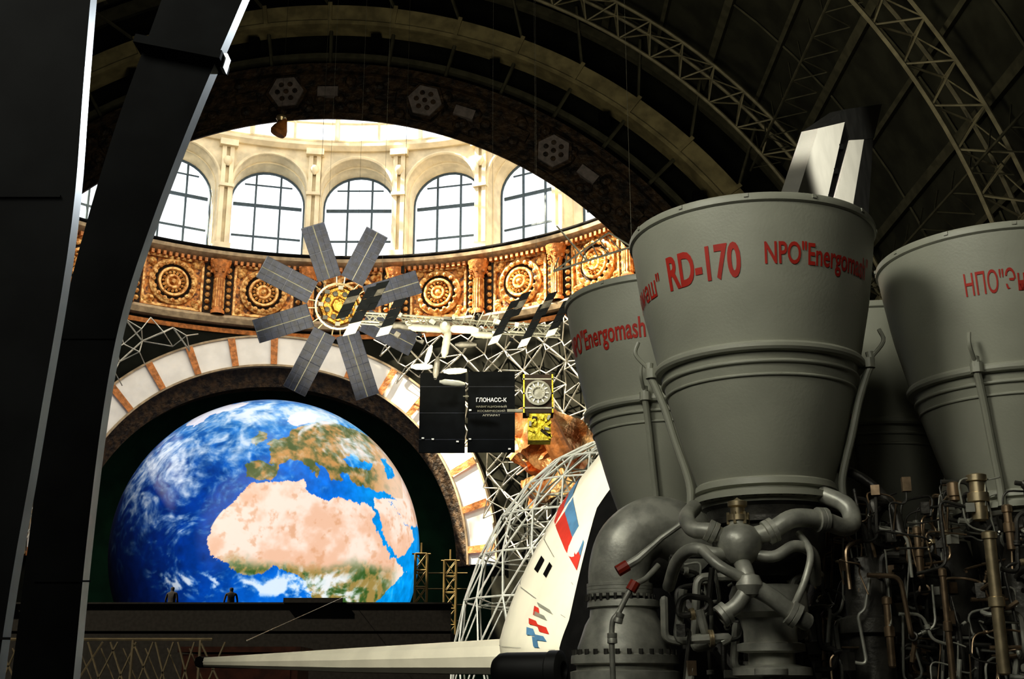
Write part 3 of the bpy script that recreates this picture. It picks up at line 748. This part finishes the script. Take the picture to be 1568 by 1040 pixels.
fin([(3.5,5.5),(6.27,9.45),(8.21,11.67),(8.56,11.45),(6.76,9.58),(3.9,5.5)],.11,1)
fin([(3.9,5.5),(6.76,9.58),(8.56,11.45),(9.98,12.07),(8.38,10.13),(5.6,5.5)],.14,0)
fin([(5.6,5.5),(8.38,10.13),(9.98,12.07),(11.1,12.57),(9.91,10.6),(7.6,5.5)],.13,2)
fin([(5.93,10.55),(8.32,11.98),(12.5,14.0),(11.1,12.57),(9.98,12.07),(8.56,11.45),(8.21,11.67)],.14,2)
for i in range(3):
    b.box(W(6.35+.62*i,-.14,9.45+.72*i),(.10,.10,.10),None,1)
b.obj('tail_fin',['finwhite','black','finblack'],SH)
b=MB()
for t in(1.5,6,10.5):
    for w in(-1.2,1.2):
        p=W(t,w,0); b.box((p.x,p.y,.55),(.35,.35,1.1))
b.obj('cradle',['darksteel'],SH)

# ================================================================ WIREFRAME FAIRING
b=MB(); C=Vector((1.0,24.2,2.0)); 
def fw(i,j,na=18,nz=9,off=0):
    a=2*math.pi*(i+(.5 if j%2 else 0))/na; t=(j/nz); el=-.35+t*(math.pi/2-.05+.35)
    return C+Vector(((2.3+off)*math.cos(el)*math.cos(a)+1.3*max(0,t)**1.5*1.0,(2.3+off)*math.cos(el)*math.sin(a),(4.5+off)*math.sin(el)))
for j in range(9):
    for i in range(18):
        b.tube([fw(i,j),fw(i+1,j)],.020,5); o=1 if j%2 else 0
        b.tube([fw(i,j),fw(i+o,j+1)],.020,5); b.tube([fw(i,j),fw(i+o-1,j+1)],.020,5)
        if i%2==0: b.tube([fw(i,j),fw(i,j,off=-.35)],.014,4)
        b.tube([fw(i,j,off=-.35),fw(i+1,j,off=-.35)],.012,4)
for i in range(0,18,3): 
    p=fw(i,0); b.tube([p,(p.x,p.y,0)],.04,6)
b.obj('wireframe_fairing',['whitelat'])
b=MB()
def mast(x,y,w,z0,z1,st,lean=0):
    n=int((z1-z0)/st)
    for i in range(n):
        za=z0+i*st; zb=za+st; xa=x+lean*i*st; xb=x+lean*(i+1)*st
        q=[(-w,-w),(w,-w),(w,w),(-w,w)]
        for k in range(4):
            (ax,ay),(bx,by)=q[k],q[(k+1)%4]
            b.tube([(xa+ax,y+ay,za),(xb+ax,y+ay,zb)],.04,5); b.tube([(xa+ax,y+ay,za),(xb+bx,y+by,zb)],.028,4)
            b.tube([(xb+ax,y+ay,zb),(xb+bx,y+by,zb)],.028,4)
mast(3.9,34,.8,0,10,1.1,.05)
b.obj('lattice_mast',['lattice'])

# ================================================================ PYLONS
def pylon(rows,y0,depth,name,extra=None):
    b=MB(); vs=[];n=len(rows)
    for z,xl,xr in rows: vs+= [(xl,y0,z),(xr,y0,z),(xr,y0+depth,z),(xl,y0+depth,z)]
    for i in range(n-1):
        for k in range(4):
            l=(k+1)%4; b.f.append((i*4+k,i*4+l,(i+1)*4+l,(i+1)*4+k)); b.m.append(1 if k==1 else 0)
    b.f.append((0,3,2,1)); b.m.append(0); b.f.append(tuple((n-1)*4+k for k in range(4))); b.m.append(0); b.v=vs
    if extra: extra(b)
    return b.obj(name,['pylon','pylonglint'],None,30)
def smooth_rows(rows,n=6): return [(p.x,p.y,p.z) for p in cr(rows,n)]
def ex1(b):
    for z in(1.75,3.3): b.box((-1.95,3.997,z),(.64,.006,.008))
pylon(smooth_rows([(0,-3.2,-1.66),(1.6,-3.2,-1.66),(2.4,-3.2,-1.62),(3.2,-3.2,-1.58),(4,-3.2,-1.60),(6,-3.2,-1.64)]),4.0,.065,'support_pylon',ex1)
def ex2(b):
    rot=Matrix.Rotation(R_(12),3,'Y')
    b.box((-1.86,6.02,5.02),(.50,.2,.05),rot,0); b.box((-1.615,6.03,4.97),(.02,.08,.09),rot,1)
    for z in(2.1,3.35): b.box((-2.22,5.997,z),(.28,.006,.008))
pylon(smooth_rows([(0,-2.42,-2.13),(1.5,-2.42,-2.12),(2.3,-2.41,-2.12),(3.0,-2.40,-2.10),(3.5,-2.36,-2.05),(4.0,-2.29,-1.94),(4.55,-2.19,-1.79),(5.1,-2.06,-1.62),(5.8,-1.87,-1.38),(7,-1.4,-.87)]),6.0,.095,'support_pylon',ex2)

# ================================================================ SATELLITES
def cable(b,p,z1,mi=0,r=.0025): b.tube([p,(p[0],p[1],z1)],r,4,mi)
def vault_z(x): return HZ+math.sqrt(VR**2-(x-HX)**2)-.3
b=MB(); c=Vector((-3.66,24,9.30)); nrm=Vector((.22,-1,-.25)).normalized(); ax=Vector((0,0,1)).cross(nrm).normalized(); ay=nrm.cross(ax); RM=Matrix((ax,ay,nrm)).transposed()
def SP(x,y,z=0): return c+RM@Vector((x,y,z))
b.lathe([(.0,-.3),(.38,-.3),(.44,-.2),(.44,.10),(.40,.16),(.34,.16),(.32,.20),(.18,.22),(.14,.34),(.0,.36)],c,8,2,RM)
b.lathe([(.46,-.06),(.50,-.05),(.50,.05),(.46,.06)],c,24,3,RM)
for k in range(8):
    a=R_(21+45*k); b.lathe([(.0,.30),(.05,.28),(.06,.2)],SP(.26*math.cos(a),.26*math.sin(a),0),10,5,RM)
    b.box(SP(.38*math.cos(a+.39),.38*math.sin(a+.39),.18),(.1,.08,.12),RM,4 if k%2 else 5)
    rr0,rr1=.62,(1.78 if k not in(5,6) else 2.0); hw=.25
    e=Vector((math.cos(a),math.sin(a))); t=Vector((-e.y,e.x))
    def pp(r,w,z): q=e*r+t*w; return SP(q.x,q.y,z)
    b.add([pp(rr0,-hw,-.02),pp(rr1,-hw,-.02),pp(rr1,hw,-.02),pp(rr0,hw,-.02),pp(rr0,-hw,.02),pp(rr1,-hw,.02),pp(rr1,hw,.02),pp(rr0,hw,.02)],
          [(0,1,2,3),(7,6,5,4),(0,4,5,1),(1,5,6,2),(2,6,7,3),(3,7,4,0)],0)
    n=8
    for i in range(n+1):
        r=rr0+(rr1-rr0)*i/n; b.tube([pp(r,-hw,.025),pp(r,hw,.025)],.004 if i%4 else .009,4,1)
    for w in(-hw,-hw/2,0,hw/2,hw): b.tube([pp(rr0,w,.025),pp(rr1,w,.025)],.004 if w else .012,4,1 if w else 4)
    b.tube([pp(.42,-.1,0),pp(rr0,-.16,0)],.016,5,3); b.tube([pp(.42,.1,0),pp(rr0,.16,0)],.016,5,3)
cable(b,(c.x-.3,24,9.6),vault_z(c.x),5); cable(b,(c.x+.35,24,9.6),vault_z(c.x),5)
b.obj('star_satellite',['solar','solarline','goldfoil','brass','grey','wire'])
# orbital station
b=MB(); Y=22.6
for dz,dy in((.09,-.09),(-.09,-.09),(.09,.09),(-.09,.09)):
    b.tube([(-3.1,Y+dy,8.62+dz),(.95,Y+dy,8.32+dz)],.022,5,0)
for i in range(24):
    f0=i/24;f1=(i+1)/24; x0=-3.1+4.05*f0;x1=-3.1+4.05*f1;z0=8.62-.3*f0;z1=8.62-.3*f1; s=1 if i%2 else -1
    b.tube([(x0,Y-.09,z0+s*.09),(x1,Y-.09,z1-s*.09)],.014,4,0); b.tube([(x0,Y+.09,z0-s*.09),(x1,Y+.09,z1+s*.09)],.014,4,0)
    b.tube([(x0,Y-.09,z0+.09),(x0,Y+.09,z0+.09)],.012,4,0)
def module(p,d,L,r,mi=1):
    b.lathe([(0,-L/2),(r*.5,-L/2),(r*.6,-L/2+.04),(r*.95,-L/2+.09),(r,-L/2+.12),(r,-.02),(r*1.06,-.02),(r*1.06,.02),(r,.02),(r,L/2-.12),(r*.7,L/2-.05),(r*.5,L/2),(0,L/2)],p,20,mi,rot_to(d))
module((-1.65,Y-.25,8.32),(1,0,-.06),.75,.075,0); module((-.95,Y-.25,8.30),(1,0,-.06),.6,.08,1); module((-2.3,Y-.2,8.40),(1,0,-.1),.6,.07,2)
module((-1.28,Y-.25,8.02),(.15,0,1),.6,.075,0); module((-1.46,Y-.25,7.52),(.1,0,1),.45,.06,2); module((-1.75,Y-.2,7.56),(1,0,0),.42,.06,1); module((-1.1,Y-.2,7.47),(1,0,.05),.45,.06,1); module((-1.15,Y-.25,7.22),(1,0,-.1),.5,.06,1); module((-.9,Y-.2,8.0),(1,0,0),.42,.06,2); module((-1.3,Y-.3,8.32),(0,1,0),.5,.10,0)
module((-.55,Y-.2,8.2),(1,0,-.05),.5,.07,0); module((-1.62,Y-.25,7.78),(.3,0,1),.4,.05,1)
def blade(x,z,w,h,lean,pat,y):
    n=len(pat)
    for i in range(n):
        z0=z-h/2+h*i/n; z1=z0+h/n*.97; l0=lean*(z0-z); l1=lean*(z1-z)
        vs=[(x-w/2+l0,y,z0),(x+w/2+l0,y,z0+.06),(x+w/2+l1,y+.02,z1+.06),(x-w/2+l1,y+.02,z1)]
        vs+=[(a,c_+.03,d) for a,c_,d in vs]
        b.add(vs,[(0,1,2,3),(7,6,5,4),(0,4,5,1),(1,5,6,2),(2,6,7,3),(3,7,4,0)],pat[i])
for k,(x,z,h) in enumerate([(-3.20,8.80,.6),(-2.95,8.66,1.0),(-2.68,8.95,.6),(-2.36,8.52,.75)]): blade(x,z,.24,h,.45,[1,3,3,3] if k in(1,3) else [3,3,2,3],Y-.28)
for k,(x,z,h) in enumerate([(-.15,8.42,.9),(.16,8.78,.5),(.42,8.36,.9),(.68,8.78,.5),(.92,8.5,.75)]): blade(x,z,.19,h,.5,[1,3,3,3,3] if k%2==0 else [3,2,3],Y-.28)
for k in range(5):
    x=-1.0+.15*k; b.tube([(x,Y-.1,8.4),(x+.15,Y-.5,8.65-.03*k)],.012,4,0)
for k in range(26):
    x=random.uniform(-2.3,.2); z=8.38+random.uniform(-.3,.22); b.box((x,Y-.2,z),(random.uniform(.05,.16),.1,random.uniform(.04,.10)),Matrix.Rotation(random.random()*.6,3,'Y'),random.choice([0,0,1,2,3]))
cable(b,(-2.6,Y,8.65),vault_z(-2.6),4); cable(b,(.5,Y,8.4),vault_z(.5),4)
b.obj('space_station',['grey','modwhite','darksteel','board','wire'])
NS=empty('navigation_satellite')
b=MB(); Y2=23.8
b.box((-1.42,Y2,6.96),(.93,.05,1.66),None,0); b.box((-.42,Y2,6.98),(.96,.05,1.68),None,0)
for x in(-1.42,-.42):
    for z in(6.4,6.95,7.5):
        b.box((x,Y2-.028,z),(.92,.006,.005),None,1)
for (x,z) in((-1.6,6.4),(-1.1,6.35),(-.85,6.4),(-.05,6.2),(-.85,7.0),(-1.8,6.42)):
    b.box((x,Y2-.05,z),(.05,.05,.03),None,2)
b.tube([(-.1,Y2,7.0),(.25,Y2,7.0)],.04,8,3); b.tube([(-1.0,Y2,7.3),(-.88,Y2,7.3)],.03,8,3)
b.obj('solar_wings',['board','solar','white','grey'],NS)
b=MB()
b.box((.53,Y2,7.30),(.62,.5,.80),None,1); b.box((.55,Y2,6.62),(.46,.45,.55),None,0)
for z in(7.0,7.3,7.6): b.box((.53,Y2-.26,z),(.64,.03,.03),None,2)
for x in(.24,.82): b.box((x,Y2-.26,7.3),(.03,.03,.8),None,0)
b.lathe([(.24,0),(.26,.02),(.26,.08),(.22,.09),(.20,.04),(.15,.04),(.14,.1),(.11,.1),(.1,.04),(0,.06)],(.53,Y2-.26,7.3),24,2,rot_to((0,-1,0)))
for k in range(12):
    a=k*math.pi/6; b.tube([(.53+.1*math.cos(a),Y2-.33,7.3+.1*math.sin(a)),(.53+.24*math.cos(a),Y2-.33,7.3+.24*math.sin(a))],.014,5,3)
for k in range(16): b.box((.55+random.uniform(-.24,.24),Y2-.26,6.62+random.uniform(-.26,.26)),(.1,.08,.05),Matrix.Rotation(random.random()*3,3,'Y'),random.choice([0,0,2,1]))
cable(b,(.5,Y2,7.6),vault_z(.5),4)
cable(b,(-.42,Y2,7.8),vault_z(-.42),4)
b.obj('satellite_body',['yellow','golddark','grey','white','wire'],NS)
def flat_text(s,x,y,z,cap,w,name,parent,mk='white'):
    v,f,tw=text_mesh(s,.01); b=MB(); b.add([(x+(vx/tw-.5)*w,y,z+vy*cap/.72) for vx,vy in v],f,0); b.obj(name,[mk],parent)
flat_text('ГЛОНАСС-К',-.42,Y2-.035,7.18,.085,.62,'lettering',NS)
flat_text('НАВИГАЦИОННЫЙ',-.42,Y2-.035,7.06,.04,.62,'lettering_small',NS,'grey')
flat_text('КОСМИЧЕСКИЙ',-.42,Y2-.035,6.97,.04,.56,'lettering_small',NS,'grey')
flat_text('АППАРАТ',-.42,Y2-.035,6.88,.04,.36,'lettering_small',NS,'grey')
# gold foil spacecraft in the rotunda
b=MB(); c0=Vector((1.55,44,10.25)); n=12
def crink(sz,c0,rot,mi):
    for ax_ in range(3):
        for sg in(-1,1):
            vs=[]
            for i in range(n+1):
                for j in range(n+1):
                    p=[0,0,0]; p[ax_]=sg; p[(ax_+1)%3]=-1+2*i/n; p[(ax_+2)%3]=-1+2*j/n
                    v=Vector([p[k]*sz[k] for k in range(3)]); v+=noise.noise_vector(v*1.7)*.28; vs.append(c0+rot@v)
            b.add(vs,[(i*(n+1)+j,i*(n+1)+j+1,(i+1)*(n+1)+j+1,(i+1)*(n+1)+j) for i in range(n) for j in range(n)],mi)
crink((1.3,.8,1.05),c0,Matrix.Rotation(.4,3,'Y')@Matrix.Rotation(.4,3,'Z'),0)
crink((1.0,.6,.55),c0+Vector((-.9,-.2,.2)),Matrix.Rotation(1.1,3,'Y'),0)
crink((.9,.6,.5),c0+Vector((-.1,-.2,-1.6)),Matrix.Rotation(-.3,3,'Y'),0)
b.lathe([(0,-1.0),(.38,-1.0),(.42,-.9),(.42,.9),(.38,1.0),(0,1.0)],c0+Vector((-.1,-1.4,.1)),16,1,rot_to((.5,0,-1)))
for k in range(8):
    a=k*.78; b.tube([c0,c0+Vector((1.9*math.cos(a),-.4,1.7*math.sin(a)))],.03,5,2)
b.tube([c0,(1.55,44,0)],.12,8,4)
b.obj('gold_foil_spacecraft',['foilbright','terracotta','whitelat','wire','darksteel'],angle=20)
b=MB(); p=Vector((-7.65,36.0,19.35))
b.lathe([(0,.36),(.08,.33),(.12,.24),(.24,.0),(.28,-.16),(.24,-.26),(0,-.3)],p,16,0,Matrix.Rotation(.4,3,'Y')); b.lathe([(.12,.24),(.18,.34),(.16,.42)],p,12,1)
b.tube([p+Vector((0,0,.3)),(p.x,36,vault_z(p.x))],.006,4,2)
b.obj('descent_capsule',['terracotta','brass','wire'])
b=MB()
for (x,y,z) in((-5.2,30,12.5),(-3.0,31,12.6)):
    b.tube([(x,y,z),(x,y,vault_z(x))],.005,4); b.lathe([(.05,-.1),(.05,.1)],(x,y,z),8,0,None,True)
b.tube([(-4.2,19.5,2.3),(-6.2,45.9,4.9)],.010,4,1)
b.obj('suspension_wires',['wire','lattice'])
b=MB()
b.tube([(1.1,30,12.2),(3.2,30,12.9)],.03,6); b.tube([(1.1,30,12.2),(2.6,30,13.3)],.025,5); b.tube([(2.0,30,12.5),(1.2,30,13.5)],.025,5); b.tube([(2.6,30,13.3),(3.2,30,12.9)],.025,5)
b.tube([(3.2,30,12.9),(3.2,30,vault_z(3.2))],.006,4)
for i in range(7): b.tube([(1.1+.3*i,30,12.2+.1*i),(1.25+.22*i,30,12.6+.1*i)],.016,4)
b.obj('antenna_boom',['grey'])
b=MB(); rl=random.Random(8)
for i in range(10):
    x0=-9.6+i*.42
    b.tube([(x0,23,1.2),(x0+rl.uniform(.3,.7),23,2.4)],.02,5); b.tube([(x0+rl.uniform(.3,.7),23,1.2),(x0,23,2.4)],.02,5); b.tube([(x0+.2,23.6,1.2),(x0-.3,23.4,2.3)],.015,5)
    if i%3==0: b.tube([(x0,23,0),(x0,23,2.45)],.03,5)
for z in(1.2,2.45): b.tube([(-9.7,23,z),(-5.6,23,z)],.03,6)
b.obj('lattice_barrier',['earthgrey'])
b=MB()
b.box((-6.1,28.5,1.1),(2.6,1.5,2.4)); b.box((-6.1,28.45,2.4),(2.75,1.7,.12)); b.box((-6.1,27.7,1.1),(2.3,.08,1.9))
b.obj('exhibit_case',['brown'])

# ================================================================ LIGHT
w=bpy.data.worlds.new('World'); scene.world=w; w.use_nodes=True
bg=w.node_tree.nodes['Background']; bg.inputs[0].default_value=(.92,.97,1.0,1); bg.inputs[1].default_value=1.7
l=bpy.data.lights.new('sun','SUN'); l.energy=30; l.angle=R_(.8); l.color=(1,.84,.60)
o=bpy.data.objects.new('sun',l); scene.collection.objects.link(o)
o.rotation_euler=Vector((.63,.16,-.76)).to_track_quat('-Z','Y').to_euler()
def area(name,loc,tgt,size,e,col=(1,1,1)):
    l=bpy.data.lights.new(name,'AREA'); l.energy=e; l.size=size; l.color=col
    o=bpy.data.objects.new(name,l); scene.collection.objects.link(o); o.location=loc
    o.rotation_euler=(Vector(tgt)-Vector(loc)).to_track_quat('-Z','Y').to_euler(); return o
area('added_hall_light',(-5.0,1.5,8.6),(1.6,7.4,3.5),2.6,430,(1,.98,.87))  # unseen key light added to model the nozzles from the left
area('added_hall_light',(-2.5,-4.0,8.5),(2.2,7.5,3.0),3.0,260,(1,.98,.87))  # weak unseen fill, added for the nozzle left in shadow
area('added_vault_light',(-2,20,9),(2,30,24),6,800,(1,.90,.66))  # light without a fitting, added to lift the dark vault
area('added_rotunda_light',(CX,46,31),(CX,62,24),9,1700,(1,.85,.60))  # warm unseen fill added inside the drum
def spot(name,loc,tgt,e,ang,col=(1,1,1)):
    l=bpy.data.lights.new(name,'SPOT'); l.energy=e; l.spot_size=R_(ang); l.shadow_soft_size=.3; l.color=col; l.spot_blend=.5
    o=bpy.data.objects.new(name,l); scene.collection.objects.link(o); o.location=loc
    o.rotation_euler=(Vector(tgt)-Vector(loc)).to_track_quat('-Z','Y').to_euler()
spot('added_pylon_spot',(3,18,11),(-1.9,5.5,3.4),2600,30,(.88,.95,1))  # added spot with no visible source, brightens the pylon edges
spot('unseen_satellite_spot',(-9,16,16),(-1.5,23,8),420,40,(1,.95,.85))  # unseen spot aimed at the hanging satellites
spot('added_shuttle_spot',(-3.2,8.2,6.3),(-.6,14.5,2.3),2300,65,(1,.95,.80))  # added to whiten the shuttle flank and wing, source unseen
spot('added_fairing_spot',(-4.5,14,10),(.8,24,4),3600,36,(1,.98,.88))  # spot added to lift the dim fairing lattice, source unseen
spot('added_fin_spot',(9,9,13),(5.5,20,11),6000,30,(1,.97,.86))  # unseen spot added for the fin face turned to the camera
spot('unseen_foil_spot',(-7,34,16),(1.4,44,10),9000,18,(1,.86,.62))  # unseen spot brightening the foil craft
spot('unseen_barrier_spot',(-9,16,8),(-7,24,1.8),500,50,(1,.85,.6))  # spot without a fitting, source unseen, brightens the barrier

# ================================================================ CAMERA
cd=bpy.data.cameras.new('camera'); cd.lens=42; cd.sensor_width=36; cd.clip_end=400; cd.clip_start=.05
co=bpy.data.objects.new('camera',cd); scene.collection.objects.link(co)
co.location=(0,0,1.6); co.rotation_euler=(R_(90+16.2),0,0); scene.camera=co
scene.view_settings.view_transform='Standard'
try: scene.view_settings.look='Medium High Contrast'
except Exception: scene.view_settings.look='None'
